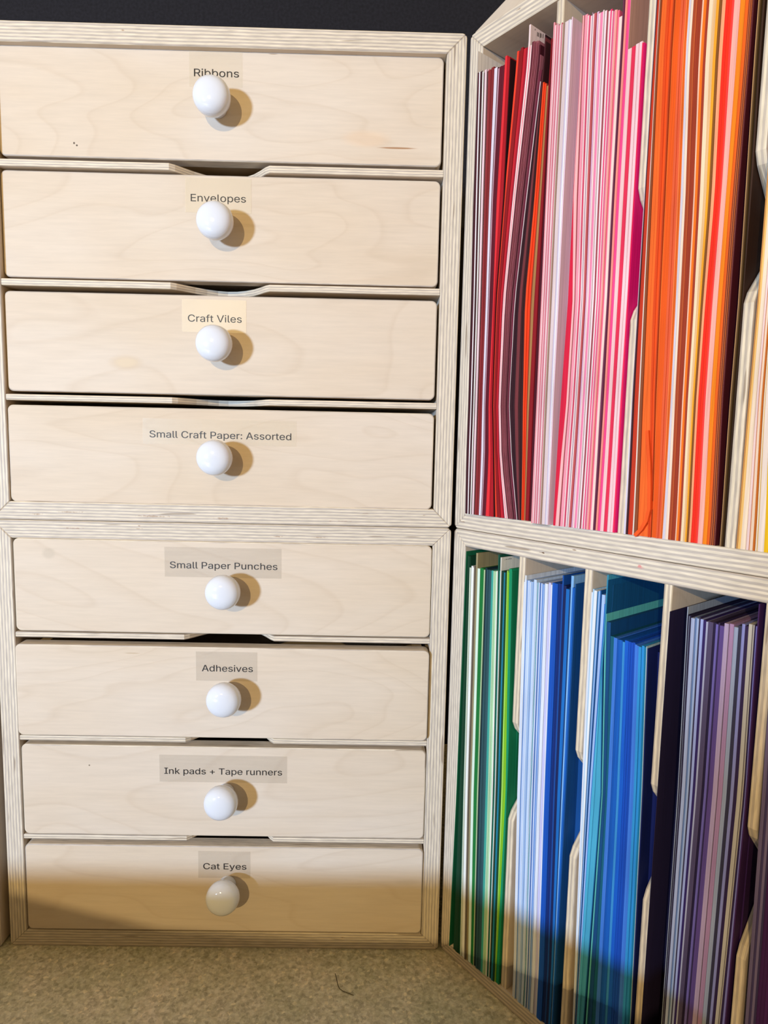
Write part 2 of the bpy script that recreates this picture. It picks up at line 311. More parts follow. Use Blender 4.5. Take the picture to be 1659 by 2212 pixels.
def drawer_cabinet(name, z0, z1, ds, label, xoff):
    root = empty(name, (0, 0, 0)); tag(root, label, 'cabinet', 'plywood drawer cabinets in a stack')
    BR = (.30, .17, .09)
    up_ = z0 > .1
    sp_ = lambda L_: [(*fl(a, b), c, d, BR, e) for a, b, c, d, e in L_]
    tp_ = plywood('plywood_edge_level', 2, spots=sp_([(265, 65, .004, .0012, .8)] if up_ else [(160, 1141, .022, .0010, .7), (300, 1142, .010, .0010, .5), (600, 1159, .012, .0010, .7), (690, 1161, .016, .0011, .6), (300, 1136, .003, .0014, .8)]))
    bt_ = plywood('plywood_edge_level', 2, spots=sp_([(80, 1110, .012, .0022, .6), (150, 1106, .022, .0014, .6), (330, 1115, .030, .0018, .6), (480, 1120, .014, .0022, .6), (790, 1109, .006, .0009, .5), (915, 1113, .003, .002, .5), (740, 1126, .030, .0012, .4)] if up_ else [(740, 2025, .005, .0016, .8)]))
    carcass(root, -W, 0, z0, z1, T, depth, top=tp_, bot=bt_)
    for i, (nm, ta, ba, rec, txt, tx, tb, tp, fm, kp, spots) in enumerate(ds):
        k = 1 + rec / -CAM.y; true = lambda z: CAM.z + (z - CAM.z) * k
        z_t, z_b = true(ta), true(ba)
        x0, x1 = -W + T + .0010 + xoff, -T - .0010 + xoff
        x0 = max(x0, -W + T + .0004); x1 = min(x1, -T - .0004)
        sp = [(*fl(a[0], a[1], rec), b, c, d, e) for a, b, c, d, e in spots]
        vm = veneer('birch_drawer_face', 1.37 * (z_t * 40 % 7) + i, sp)
        dr = link('drawer', prism(roundrect(x0, x1, z_b, z_t, .0042), rec, rec + .0120, .0009, 1, 2), root, [vm, PLYY])
        dr['label'] = 'drawer with a white knob under the tape label reading ' + txt
        # box behind the front
        bm = bmesh.new()
        def ab(a, b, c, d, e, f):
            vs = [bm.verts.new(p) for p in ((a, c, e), (b, c, e), (b, d, e), (a, d, e), (a, c, f), (b, c, f), (b, d, f), (a, d, f))]
            for q in ((0, 3, 2, 1), (4, 5, 6, 7), (0, 1, 5, 4), (1, 2, 6, 5), (2, 3, 7, 6), (3, 0, 4, 7)): bm.faces.new([vs[j] for j in q])
        yf, yb = rec + .0121, depth - .02; h = z_t - .006
        ab(x0 + .004, x0 + .012, yf, yb, z_b + .004, h); ab(x1 - .012, x1 - .004, yf, yb, z_b + .004, h)
        ab(x0 + .0121, x1 - .0121, yb - .008, yb, z_b + .004, h); ab(x0 + .0121, x1 - .0121, yf, yb - .0081, z_b + .004, z_b + .009)
        link('drawer_box', bm_mesh(bm), dr, VENH)
        kx, kz = fl(kp[0], kp[1], rec - .019)
        link('knob', KNOB, dr, None, (kx, rec - .00005, kz))
        # tape and print
        a, b = fl(tp[0], tp[1], rec), fl(tp[2], tp[3], rec)
        y = rec - .00012
        link('tape_label', box(a[0], b[0], y - .00006, y, b[1], a[1]), dr, fm)
        lettering(txt, tx[0], tx[1], tb, y - .00016, dr)
        # shelf under the drawer, with a finger scoop
        if i < 3:
            up = z0 > .1
            nz = true2 = ds[i + 1][1]
            st = {(1, 0): (.6168, .6116), (1, 1): (.5328, .5277), (1, 2): (.4487, .4440), (0, 0): (.2653, .2608), (0, 1): (.1808, .1765), (0, 2): (.0972, .0930)}[(1 if up else 0, i)]
            xa, xb = (-.2137, -.1408) if up else (-.2068, -.1366)
            if up: xa, xb, dp = xa, xb, .027
            else: dp = .030
            prof = []
            for u, v in ((0, 0), (.05, .10), (.12, .30), (.20, .52), (.30, .74), (.40, .90), (.5, .96), (.60, .93), (.70, .80), (.80, .60), (.88, .36), (.95, .12), (1, 0)):
                prof.append((xa + (xb - xa) * u, v * dp))
            xl, xr = -W + T + .0002, -T - .0002; y0 = .0006
            poly = [(xl, y0)] + [(x, y0 + v) for x, v in prof] + [(xr, y0), (xr, depth - .007), (xl, depth - .007)]
            bm = bmesh.new()
            A = [bm.verts.new((x, yy, st[1])) for x, yy in poly]; B_ = [bm.verts.new((x, yy, st[0])) for x, yy in poly]
            bm.faces.new(A); bm.faces.new(B_[::-1]); n = len(A)
            for j in range(n): bm.faces.new((A[j], B_[j], B_[(j + 1) % n], A[(j + 1) % n]))
            bmesh.ops.recalc_face_normals(bm, faces=bm.faces)
            ed = [e for e in bm.edges if abs(e.verts[0].co.z - e.verts[1].co.z) < 1e-6 and max(v.co.y for v in e.verts) < .03 and all(len(v.link_edges) for v in e.verts)]
            bmesh.ops.bevel(bm, geom=ed, offset=.0010, segments=2, affect='EDGES', profile=.5)
            bm.normal_update()
            for f in bm.faces: f.material_index = 0 if abs(f.normal.z) > .97 else 1
            link('runner_shelf', bm_mesh(bm), root, [VENH, PLYR])
    return root
PLYR = plywood('plywood_edge_runner', 2, 560, (1.05, 1.04, 1.02))
drawer_cabinet('drawer_cabinet', H1 + .0002, HT, D[:4], 'birch plywood drawer cabinet on top, drawers reading Ribbons down to Small Craft Paper', -.0006)
drawer_cabinet('drawer_cabinet', 0, H1 - .0002, D[4:], 'birch plywood drawer cabinet standing on the counter, drawers reading Small Paper Punches to Cat Eyes', .0006)

# neighbour at the left edge of the photograph
r0 = empty('side_cabinet', (-W - .0058 - .36, -.003, 0)); tag(r0, 'plywood cabinet at the left edge past a dark gap, only a sliver seen', 'cabinet')
carcass(r0, 0, .36, 0, .262, T, depth)
link('door', box(T + .001, .36 - T - .001, .002, .014, T + .001, .262 - T - .001, .001, 1), r0, [VEN, PLYY])

# ------------------------------------------------------------------ angled paper shelves
def shelf_unit(z0, z1, width, divs, dz, label, toff):
    root = empty('paper_shelf', (GX, GY, 0), -TH); tag(root, label, 'shelf', 'angled plywood paper shelves')
    up_ = z0 > .1
    sp_ = lambda L_: [(*fs(a, b), c, d, e, f) for a, b, c, d, e, f in L_]
    BR = (.22, .12, .06)
    bt_ = plywood('plywood_edge_level', 2, 350, spots=sp_([(1000, 1127, .0055, .0008, BR, .9)] if up_ else [(1010, 2080, .003, .001, BR, .3)]))
    tp_ = plywood('plywood_edge_level', 2, 350, spots=sp_([(1120, 20, .006, .0008, BR, .7)] if up_ else [(1172, 1194, .0065, .0011, (.12, .06, .03), 1.0), (1240, 1188, .0065, .0011, BR, .8), (1383, 1225, .0046, .0030, (.62, .16, .16), .75)]))
    carcass(root, 0, width, z0 + .0002, z1 - .0002, TS, .325, top=tp_, bot=bt_)
    for (a, b, rec) in divs:
        zb, zt = z0 + TS + .0002, z1 - TS - .0002; n0, n1 = dz
        # outline in y,z with a scoop cut from the front edge
        P = [(rec, zb), (rec, n0 - .0), (rec + .003, n0 + .006), (rec + .018, n0 + .021), (rec + .024, n0 + .027), (rec + .024, n1 - .027), (rec + .018, n1 - .021), (rec + .003, n1 - .006), (rec, n1), (rec, zt), (.318, zt), (.318, zb)]
        bm = bmesh.new()
        A = [bm.verts.new((a, y, z)) for y, z in P]; B_ = [bm.verts.new((b, y, z)) for y, z in P]
        bm.faces.new(A); bm.faces.new(B_[::-1]); n = len(P)
        for j in range(n): bm.faces.new((A[j], B_[j], B_[(j + 1) % n], A[(j + 1) % n]))
        bmesh.ops.recalc_face_normals(bm, faces=bm.faces)
        ed = [e for e in bm.edges if abs(e.verts[0].co.x - e.verts[1].co.x) < 1e-6 and max(v.co.y for v in e.verts) < .06]
        bmesh.ops.bevel(bm, geom=ed, offset=.0010, segments=2, affect='EDGES', profile=.5)
        bm.normal_update()
        for f in bm.faces: f.material_index = 0 if abs(f.normal.x) > .97 else 1
        link('divider', bm_mesh(bm), root, [VEN, PLYD])
    return root
UD = [(.0739, .0793, .0015), (.1379, .1433, .0003), (.2005, .2060, .0003), (.2640, .2695, .0003)]
LD = [(.0638, .0695, .0008), (.1168, .1226, .0008), (.1690, .1740, .0008), (.2228, .2280, .0008), (.2760, .2815, .0008)]
shelf_u = shelf_unit(H1, HT, .350, UD, (.492, .5655), 'upper plywood shelf full of maroon, pink and orange papers, angled beside the drawers', 0)
shelf_l = shelf_unit(0, H1, .350, LD, (.146, .220), 'lower plywood shelf full of green, blue and purple papers, standing on the counter', 0)

# ------------------------------------------------------------------ papers
MATS = {}
def papermat(hx, var):
    k = (hx, var)
    if k in MATS: return MATS[k]
    c = srgb(hx); f = (1.0, .88, 1.10)[var]
    c = tuple(min(.72, max(.003, v * f * g_)) for v, g_ in zip(c, (.84, .79, .72)))
    m, nt, N, Lk, B = newmat('cardstock_' + hx.strip('#'))
    tc = nd(N, 'ShaderNodeTexCoord'); mp = nd(N, 'ShaderNodeMapping'); mp.inputs['Scale'].default_value = (1, 1, .02)
    n = nd(N, 'ShaderNodeTexNoise', i={'Scale': 900.0, 'Detail': 2.0}); Lk.new(tc.outputs['Object'], mp.inputs[0]); Lk.new(mp.outputs[0], n.inputs['Vector'])
    r = ramp(N, Lk, n.outputs[0], [(.3, (.84,) * 3), (.7, (1.12,) * 3)])
    Lk.new(mixc(N, Lk, 1.0, c, r, 'MULTIPLY'), B.inputs['Base Color']); B.inputs['Roughness'].default_value = .7; B.inputs['Specular IOR Level'].default_value = .25
    MATS[k] = m; return m
def cname(hx):
    c = [int(hx[i:i + 2], 16) / 255 for i in (1, 3, 5)]; mx, mn = max(c), min(c); l = (mx + mn) / 2; s = 0 if mx == mn else (mx - mn) / (1 - abs(2 * l - 1) + 1e-6)
    if mx != mn:
        r, g, b = c
        h = (((g - b) / (mx - mn)) % 6 if mx == r else (b - r) / (mx - mn) + 2 if mx == g else (r - g) / (mx - mn) + 4) * 60
    else: h = 0
    if s < .16: return 'white' if l > .85 else 'pale grey' if l > .65 else 'grey' if l > .3 else 'near-black'
    if l > .88: 
        return 'white' if s < .5 and l > .93 else ('pale pink' if h > 300 or h < 15 else 'pale cream' if h < 70 else 'pale mint' if h < 170 else 'pale blue' if h < 235 else 'pale lavender')
    if h < 12 or h >= 345: nm = 'red' if l < .62 else 'pink'
    elif h < 22: nm = 'red-orange' if l < .62 else 'peach'
    elif h < 38: nm = 'orange' if l < .62 else 'peach'
    elif h < 52: nm = 'golden' if l < .7 else 'cream'
    elif h < 66: nm = 'yellow' if s > .5 else 'olive'
    elif h < 95: nm = 'lime'
    elif h < 165: nm = 'green'
    elif h < 190: nm = 'teal'
    elif h < 208: nm = 'azure'
    elif h < 236: nm = 'blue'
    elif h < 262: nm = 'indigo'
    elif h < 300: nm = 'purple'
    elif h < 330: nm = 'magenta' if s > .5 else 'mauve'
    else: nm = 'pink' if l > .5 else 'maroon'
    if nm in ('red',) and l < .27: nm = 'maroon'
    if nm in ('red-orange', 'orange') and l < .36: nm = 'brown'
    if nm == 'golden' and s < .45: nm = 'tan' if l > .45 else 'brown'
    if nm in ('orange', 'peach') and s < .45: nm = 'tan' if l > .4 else 'brown'
    pre = 'pale ' if l > .78 and nm not in ('peach', 'cream') else 'dark ' if l < .20 else 'deep ' if l < .33 and nm not in ('maroon', 'brown') else 'bright ' if s > .75 and .4 < l < .66 else ''
    return pre + nm
def interp(t, xs, ys):
    if t <= xs[0]: i = 0
    elif t >= xs[-1]: i = len(xs) - 2
    else: i = max(j for j in range(len(xs) - 1) if xs[j] <= t)
    k = (t - xs[i]) / (xs[i + 1] - xs[i]); k = min(1.35, max(-.35, k)); return ys[i] + (ys[i + 1] - ys[i]) * k
ALL = []
class Bay:
    """Sheets standing side by side. rows: heights in the photograph at which the guides are known,
       guides: x of each guide on each row, stripes between guides: list of (colour, width, options)."""
    def __init__(s, unit, bayname, short, lo, hi, zb, ztmax, rows, guides, groups, tops, rec0=0.0, rec1=0.0, split=.0017, deep=.29):
        s.items = []
        s.base = lambda u: rec0 + (rec1 - rec0) * u
        gx0, gx1 = guides[0][0], guides[-1][0]
        # guides -> s along shelf at each row height
        G = []
        for gi, g in enumerate(guides):
            u = gi / (len(guides) - 1); rc = s.base(u)
            pts = sorted([(fs(x, y, rc)[1], fs(x, y, rc)[0]) for x, y in zip(g, rows)])
            G.append(pts)
        nz = len(rows)
        topx = [t[0] for t in tops]; topz = [fs(t[0], t[1], rec0)[1] for t in tops]
        tops_s = [fs(t[0], t[1], (rec0 + rec1) / 2)[0] for t in tops]
        NG = 22; LV = [zb + (ztmax - zb) * i / (NG - 1) for i in range(NG)]; specs = []
        for gi, st in enumerate(groups):
            tot = sum(q[1] for q in st); acc = 0
            def sat(z, f, gi=gi):
                a = interp(z, [p[0] for p in G[gi]], [p[1] for p in G[gi]]); b = interp(z, [p[0] for p in G[gi + 1]], [p[1] for p in G[gi + 1]])
                return a + (b - a) * f
            for q in st:
                hx, wd = q[0], q[1]; op = q[2] if len(q) > 2 else {}
                f0, f1 = acc / tot, (acc + wd) / tot; acc += wd
                if hx is None: continue
                zm = LV[NG // 2]; width = sat(zm, f1) - sat(zm, f0)
                u = (gi + (f0 + f1) / 2) / (len(guides) - 1); bs = s.base(u) + op.get('r', 0)
                if 'top' in op: zt = fs(*op['top'], s.base(u))[1]
                else: zt = interp(sat(.68 if zb > .3 else .32, (f0 + f1) / 2), tops_s, topz)
                if op.get('F'):
                    wmax = max(sat(z, f1) - sat(z, f0) for z in (zb, zm, zt))
                    specs.append([hx, 0, [(sat(z, f0), sat(z, f0) + .0006) for z in LV], min(zt, ztmax), bs, True])
                    if wmax > .002: specs.append([hx, 1, [(sat(z, f0) + .0007, sat(z, f1)) for z in LV], min(zt, ztmax) - .004, s.base(u) + wmax / .74 + .003, False])
                else:
                    n = max(1, round(width / split))
                    for j in range(n):
                        fa, fb = f0 + (f1 - f0) * j / n, f0 + (f1 - f0) * (j + 1) / n
                        jz = random.uniform(-.0012, .0008) if 'top' not in op else 0
                        specs.append([hx, random.choice((0, 0, 1, 2)) if n > 1 else 0, [(sat(z, fa), sat(z, fb)) for z in LV], min(zt + jz, ztmax), bs + random.uniform(-.0005, .0006), False])
        # no sheet may press into its neighbour or a divider
        MIN = .00016
        for L_ in range(NG):
            cur = lo
            for sp in specs:
                a, b = sp[2][L_]; a = max(a, cur); b = max(b, a + MIN); sp[2][L_] = (a, b); cur = b + .00004
            cur = hi
            for sp in reversed(specs):
                a, b = sp[2][L_]; b = min(b, cur); a = min(a, b - MIN); sp[2][L_] = (a, b); cur = a - .00004
        for sp in specs: s.sheet(LV, sp, zb + .00002, deep, bayname, short)
    def sheet(s, LV, sp, zb, deep, bayname, short):
        hx, var, prof, zt, rec, wide = sp
        bm = bmesh.new(); R_ = []
        for z, (a, b) in zip(LV, prof):
            if z < zt - .001: R_.append((z, a, b))
        k = len(R_); z0_, a0, b0 = R_[-1]; t_ = (zt - z0_) / (LV[1] - LV[0]); a1, b1 = prof[min(k, len(prof) - 1)]
        R_.append((zt, a0 + (a1 - a0) * t_, b0 + (b1 - b0) * t_))
        if max(abs(r[1] - R_[0][1]) for r in R_) < 2e-4 and max(abs(r[2] - R_[0][2]) for r in R_) < 2e-4 and False: R_ = [R_[0], R_[-1]]
        s0 = R_[0][1]; zb = R_[0][0]
        vs = []
        for z, a, b in R_: vs.append([bm.verts.new((a - s0, 0, z - zb)), bm.verts.new((b - s0, 0, z - zb)), bm.verts.new((b - s0, deep, z - zb)), bm.verts.new((a - s0, deep, z - zb))])
        bm.faces.new(vs[0][::-1]); bm.faces.new(vs[-1])
        for p, q in zip(vs, vs[1:]):
            for k in range(4): bm.faces.new((p[k], p[(k + 1) % 4], q[(k + 1) % 4], q[k]))
        me = bm_mesh(bm)
        P = Vector((GX, GY, 0)) + DIR * s0 + INW * rec
        o = link('cardstock_sheet', me, None, papermat(hx, var), (P.x, P.y, zb)); o.rotation_euler = (0, 0, -TH)
        o['category'] = 'paper'; o['group'] = 'cardstock in the ' + bayname
        ALL.append((o, cname(hx), short, R_[min(9, len(R_) - 1)][1], wide))
        return o

zbU = H1 + TS + .0003; ztU = HT - TS - .0012; zbL = TS + .0003; ztL = H1 - TS - .0012
RU = [200, 430, 650, 870, 990, 1095]
g = dict(
 g0=[1026.5, 1021, 1016.2, 1010.3, 1006, 1004.2], g1=[1054.1, 1047, 1040.8, 1033.8, 1030.2, 1026.5],
 g2=[1086.5, 1072.7, 1064.3, 1055, 1055, 1049.5], g3=[1098.8, 1087.5, 1070.3, 1063, 1065.6, 1067],
 g3b=[1108.7, 1087.8, 1070.6, 1063.3, 1066, 1068.5], g4=[1139.2, 1113.4, 1091.2, 1081.2, 1083.5, 1094.4],
 g5=[1165.5, 1137.7, 1112.7, 1100.5, 1105.4, 1114.7], g6=[1171.7, 1154.9, 1134.6, 1130, 1128.9, 1127],
 g7=[1183.7, 1168.4, 1153.8, 1143.2, 1139, 1135.5], g8=[1189.3, 1178.1, 1168.1, 1158.2, 1153.3, 1148.9])
Bay('u', 'first upper compartment, reds', 'first upper compartment', TS + .0003, .0736, zbU, ztU, RU,
    [g[k] for k in ('g0', 'g1', 'g2', 'g3', 'g3b', 'g4', 'g5', 'g6', 'g7', 'g8')],
    [[('#f0ecec', 6, dict(top=(1028, 113))), ('#3a1420', 34), ('#5a0828', 17), ('#e8e8f4', 18), ('#3c1820', 30), ('#f4f0f4', 17), ('#3a1018', 15), ('#e8d0e0', 28), ('#401018', 15), ('#e8b0c0', 8)],
     [('#8a2a30', 70), ('#dcd8f0', 38), ('#401018', 10), ('#c8a0b8', 15), ('#5c0a24', 64)],
     [('#e02c38', 45, dict(top=(1088, 124))), ('#a80420', 50, dict(top=(1093, 127))), ('#2c0614', 8, dict(top=(1098, 128)))],  # last sheet: near-black colour stands in for the shade in the gap
     [(None, 10)],
     [('#f04028', 22), ('#8c0418', 60), ('#c42030', 28), ('#a0082c', 20), ('#f4dce4', 18, dict(top=(1146, 52))), ('#e04060', 10), ('#f4d4dc', 16)],
     [('#602030', 30), ('#b06878', 5), ('#54101c', 14), ('#a86070', 5), ('#5c1828', 16), ('#b87080', 5), ('#5a1424', 16), ('#a06070', 5), ('#481020', 20), ('#a86474', 5), ('#682038', 36), ('#eae0ea', 8)],
     [('#2c0c1a', 50, dict(top=(1172, 78))), ('#703038', 35, dict(top=(1180, 80))), ('#38141a', 45, dict(top=(1186, 86)))],
     [('#ff4418', 52), ('#8c3c24', 18), ('#a87c4c', 30)],
     [('#8c0c1c', 40, dict(top=(1187, 86))), ('#4c0820', 30, dict(top=(1189, 88)))]],
    [(1028, 152), (1050, 150), (1070, 143), (1085, 138), (1112, 105), (1128, 98), (1140, 93), (1150, 85), (1165, 80), (1170, 168), (1178, 172)], -.0050, .0003)
h = dict(
 h0=[1189.6, 1178.4, 1168.4, 1158.5, 1153.6, 1149.2], h1=[1223.8, 1211.8, 1201.7, 1191.4, 1186.3, 1181.4],
 h2=[1249, 1236.4, 1225.6, 1209.7, 1201.6, 1195.7], h2b=[1250, 1239, 1237, 1223.5, 1212, 1203],
 h3=[1257.5, 1249, 1243.3, 1230, 1220, 1213], h4=[1281, 1272, 1264, 1251, 1243.5, 1235.8],
 h5=[1333.8, 1320.6, 1309.8, 1295.9, 1289, 1282.6], h6=[1340.5, 1327.2, 1316.4, 1304.5, 1297, 1289.9],
 h7=[1380.9, 1367.7, 1354.2, 1339.7, 1333, 1326.3], h8=[1386.9, 1377.6, 1361.5, 1347, 1340.5, 1334.3])
Bay('u', 'second upper compartment, pinks', 'second upper compartment', .0796, .1376, zbU, ztU, RU,
    [h[k] for k in ('h0', 'h1', 'h2', 'h2b', 'h3', 'h4', 'h5', 'h6', 'h7', 'h8')],
    [[('#e89cac', 20), ('#ecc4d0', 23), ('#c84c68', 12), ('#e8b8c8', 18), ('#d47890', 14), ('#e8ccd8', 25), ('#c85874', 13), ('#e4e0e0', 15), ('#a88c80', 20), ('#dcccd4', 50), ('#ccc4e0', 28)],
     [('#f4f0fc', 22), ('#ffd4ee', 170, dict(F=1, top=(1232, 39)))],
     [('#d41840', 10)],
     [('#f0b4bc', 40), ('#901830', 10)],
     [('#ec98b0', 40), ('#f4d0dc', 20), ('#e44878', 12), ('#f4d8dc', 35), ('#a890b0', 8), ('#f0dce0', 20), ('#c05860', 30)],
     [('#dcc0e0', 30), ('#c45c8c', 12), ('#f8d4dc', 30), ('#f888b4', 40), ('#f4dce4', 16), ('#b898c8', 14), ('#f4e0ec', 32), ('#b05868', 12), ('#f0dce4', 34), ('#e83c78', 28), ('#f4d0dc', 18), ('#e0588c', 20), ('#f4c0d0', 14), ('#f4a0a0', 34), ('#f4648c', 26), ('#f0d4d4', 48)],
     [('#6c2c50', 24, dict(top=(1338, -60))), ('#5c2034', 24, dict(top=(1341, -60)))],
     [('#f09088', 30, dict(top=(1342, -60))), ('#f84890', 40, dict(top=(1358, -60))), ('#c8a098', 6, dict(top=(1364, -60))), ('#f8c4cc', 52), ('#e02c54', 48), ('#fcd8e4', 86)],
     [('#ff2860', 34), ('#ff0c84', 10, dict(F=1))]],
    [(1190, 48), (1225, 46), (1255, 24), (1300, 14), (1333, 8), (1356, 90), (1378, 80), (1390, 75)], -.0076, -.0012)
p = dict(
 o0=[1401.0, 1386.5, 1372.7, 1360, 1354, 1348.3], o1=[1418.4, 1407.5, 1397.5, 1388, 1383.5, 1379],
 o2=[1431, 1422, 1411.5, 1405, 1404, 1402], o3=[1446.6, 1435.9, 1425.4, 1416, 1412.5, 1409.4],
 o4=[1478.4, 1470.2, 1459.9, 1448.7, 1442, 1435.2], o5=[1488.5, 1481, 1469.6, 1458.3, 1453, 1447.5],
 o6=[1520.7, 1511, 1499, 1485.2, 1479, 1473.8], o7=[1554.7, 1542.5, 1523.2, 1507.3, 1501, 1495.7],
 o8=[1601.7, 1581.7, 1565, 1549.6, 1543, 1537.3], o9=[1611, 1592, 1575.4, 1559, 1553, 1547.9],
 o10=[1624.4, 1609.5, 1595, 1576.5, 1568, 1561], o11=[1637, 1622, 1606, 1589, 1580, 1572])
Bay('u', 'third upper compartment, oranges', 'third upper compartment', .1436, .2002, zbU, ztU, RU,
    [p[k] for k in ('o0', 'o1', 'o2', 'o3', 'o4', 'o5', 'o6', 'o7', 'o8', 'o9', 'o10', 'o11')],
    [[('#d8d4f0', 22), ('#381420', 14), ('#c03418', 34), ('#e0d4cc', 14), ('#884828', 22)],
     [('#ff6420', 85)], [('#e84c04', 60), ('#b03c08', 14)],
     [('#f88c3c', 6), ('#dc5404', 84), ('#e05c34', 60), ('#f4783c', 16), ('#e06814', 26)],
     [('#d0cce0', 30), ('#f8d8c8', 33)],
     [('#a44420', 32), ('#c86030', 8), ('#983418', 50), ('#f4c0a8', 18), ('#f87410', 30), ('#a03820', 26)],
     [('#fcd8b8', 45), ('#e0b888', 40), ('#fca424', 30), ('#84501c', 24), ('#f4a478', 38)],
     [('#ff2a0c', 70), ('#ff3c38', 26), ('#ffaca4', 62), ('#ff8404', 50), ('#e4600c', 36)],
     [('#843014', 14), ('#f0884c', 6), ('#602014', 14), ('#e07838', 6), ('#5c1c14', 12), ('#e88c58', 6)],
     [('#500c1a', 90, dict(F=1))],
     [('#c8a070', 10), ('#604828', 50, dict(F=1)), ('#382010', 30)]],
    [(1401, -60), (1659, -60)], -.0016, .0004)
Bay('u', 'fourth upper compartment, creams', 'fourth upper compartment', .2064, .2620, zbU, ztU, [430, 650, 870, 1095],
    [[1654, 1637, 1617, 1598], [1700, 1680, 1664, 1655], [1780, 1768, 1750, 1735]],
    [[('#c89050', 14), ('#f0c070', 34), ('#f4dcc8', 60), ('#ecd4d8', 30), ('#d88860', 10), ('#f0d8c4', 40), ('#c86c14', 22), ('#f4ecd8', 16), ('#e4b860', 14), ('#ece0dc', 74)],
     [('#fcc010', 40), ('#f8b020', 50), ('#f8e060', 80)]],
    [(1600, -60), (1700, -60)], -.0004, 0)
RL = [1315, 1715, 1995]
Bay('l', 'first lower compartment, greens', 'first lower compartment', TS + .0003, .0635, zbL, ztL, RL,
    [[1001.8, 985.4, 972], [1012.8, 1001.8, 995.7], [1033.7, 1022, 1016.9], [1044.8, 1032, 1025], [1059.7, 1048.7, 1041], [1073.2, 1064, 1055], [1086.7, 1075, 1065], [1092.5, 1081.9, 1071.9], [1097.7, 1091, 1076.5], [1113, 1102, 1090.5]],
    [[('#0c6444', 20, dict(F=1, top=(1003, 1190))), ('#04402c', 37, dict(top=(1006, 1200)))],
     [('#c8d8cc', 12), ('#f4f8f4', 36), ('#706860', 14), ('#989070', 20, dict(top=(1030, 1195))), ('#d8f4ec', 28)],
     [('#14803c', 42), ('#b0cca4', 14)],
     [('#0c2c38', 22), ('#2c5460', 52)],
     [('#3ca8a0', 25), ('#b8e4c0', 32), ('#f4fcf4', 12)],
     [('#0c5444', 14, dict(top=(1079, 1197))), ('#2c8c84', 10), ('#e4e8e8', 8, dict(top=(1086, 1205))), ('#043828', 30)],
     [('#1880a4', 12), ('#044830', 10)],
     [('#a8e464', 14), ('#80c020', 20)],
     [('#089468', 30), ('#048058', 50, dict(F=1, top=(1100, 1233)))]],
    [(1013, 1223), (1035, 1226), (1052, 1230), (1072, 1232), (1085, 1237), (1095, 1236), (1113, 1226)], -.0036, -.0004)
Bay('l', 'second lower compartment, blues', 'second lower compartment', .0698, .1165, zbL, ztL, RL,
    [[1129, 1117, 1111], [1160, 1146, 1138], [1192.8, 1177.4, 1168.3], [1220.8, 1203.4, 1193.4], [1240, 1220.8, 1206], [1253.6, 1237, 1224.7]],
    [[('#dce8ff', 16), ('#a8c4f4', 8), ('#e0ecff', 14, dict(top=(1138, 1243))), ('#80a8e8', 7), ('#c8dcff', 22), ('#90b4ec', 10), ('#d8e8ff', 12), ('#a0c0f0', 24), ('#88b0ec', 8), ('#c4dcff', 30), ('#e8f4ff', 12)],
     [('#1c8098', 10), ('#c8dcff', 14), ('#2060b8', 8), ('#c0d4fc', 16), ('#6090e0', 14), ('#a0c0f4', 14), ('#0c60b0', 7), ('#dce8ff', 34), ('#c8ccfc', 24), ('#e4e8ff', 16), ('#4080d0', 10)],
     [('#0850bc', 60), ('#042c78', 40), ('#1050ac', 14, dict(top=(1216, 1243))), ('#04205c', 32)],
     [('#106cc8', 36), ('#04346c', 10), ('#80b8f4', 26, dict(top=(1240, 1245))), ('#1060c4', 22)],
     [('#04509c', 60, dict(F=1, top=(1245, 1262)))]],
    [(1129, 1253), (1160, 1255), (1185, 1262), (1195, 1260), (1218, 1264), (1228, 1270), (1252, 1270)], .0000, .0002)
Bay('l', 'third lower compartment, bright blues', 'third lower compartment', .1229, .1687, zbL, ztL, [1435, 1715, 2115],
    [[1267.3, 1255.9, 1240], [1299, 1278, 1252], [1300.2, 1296.7, 1266.4], [1324, 1312.2, 1290.8], [1395.5, 1386, 1366], [1418, 1403, 1379]],
    [[('#dce8ff', 22), ('#a8d0f8', 12), ('#e4f0ff', 22), ('#1868a8', 10), ('#90b8f0', 14), ('#0c5098', 8), ('#a8c8ff', 24), ('#2068c8', 10)],
     [('#48acd8', 40, dict(top=(1303, 1237)))],
     [('#045c98', 14, dict(F=1, top=(1309, 1252))), ('#60c8cc', 6, dict(top=(1316, 1327))), ('#044c88', 20, dict(top=(1322, 1346))), ('#046080', 20, dict(top=(1318, 1374)))],
     [('#3c7ce4', 30), ('#0860cc', 50), ('#3894e4', 20), ('#0c60dc', 30), ('#0450cc', 55), ('#3c7ce8', 36), ('#2c94e0', 40), ('#107cb0', 22)],
     [('#a8c8d8', 6), ('#031c64', 70, dict(F=1, top=(1403, 1402)))]],
    [(1267, 1276), (1299, 1274), (1330, 1380), (1360, 1386), (1385, 1394), (1400, 1400)], .0002, .0004)
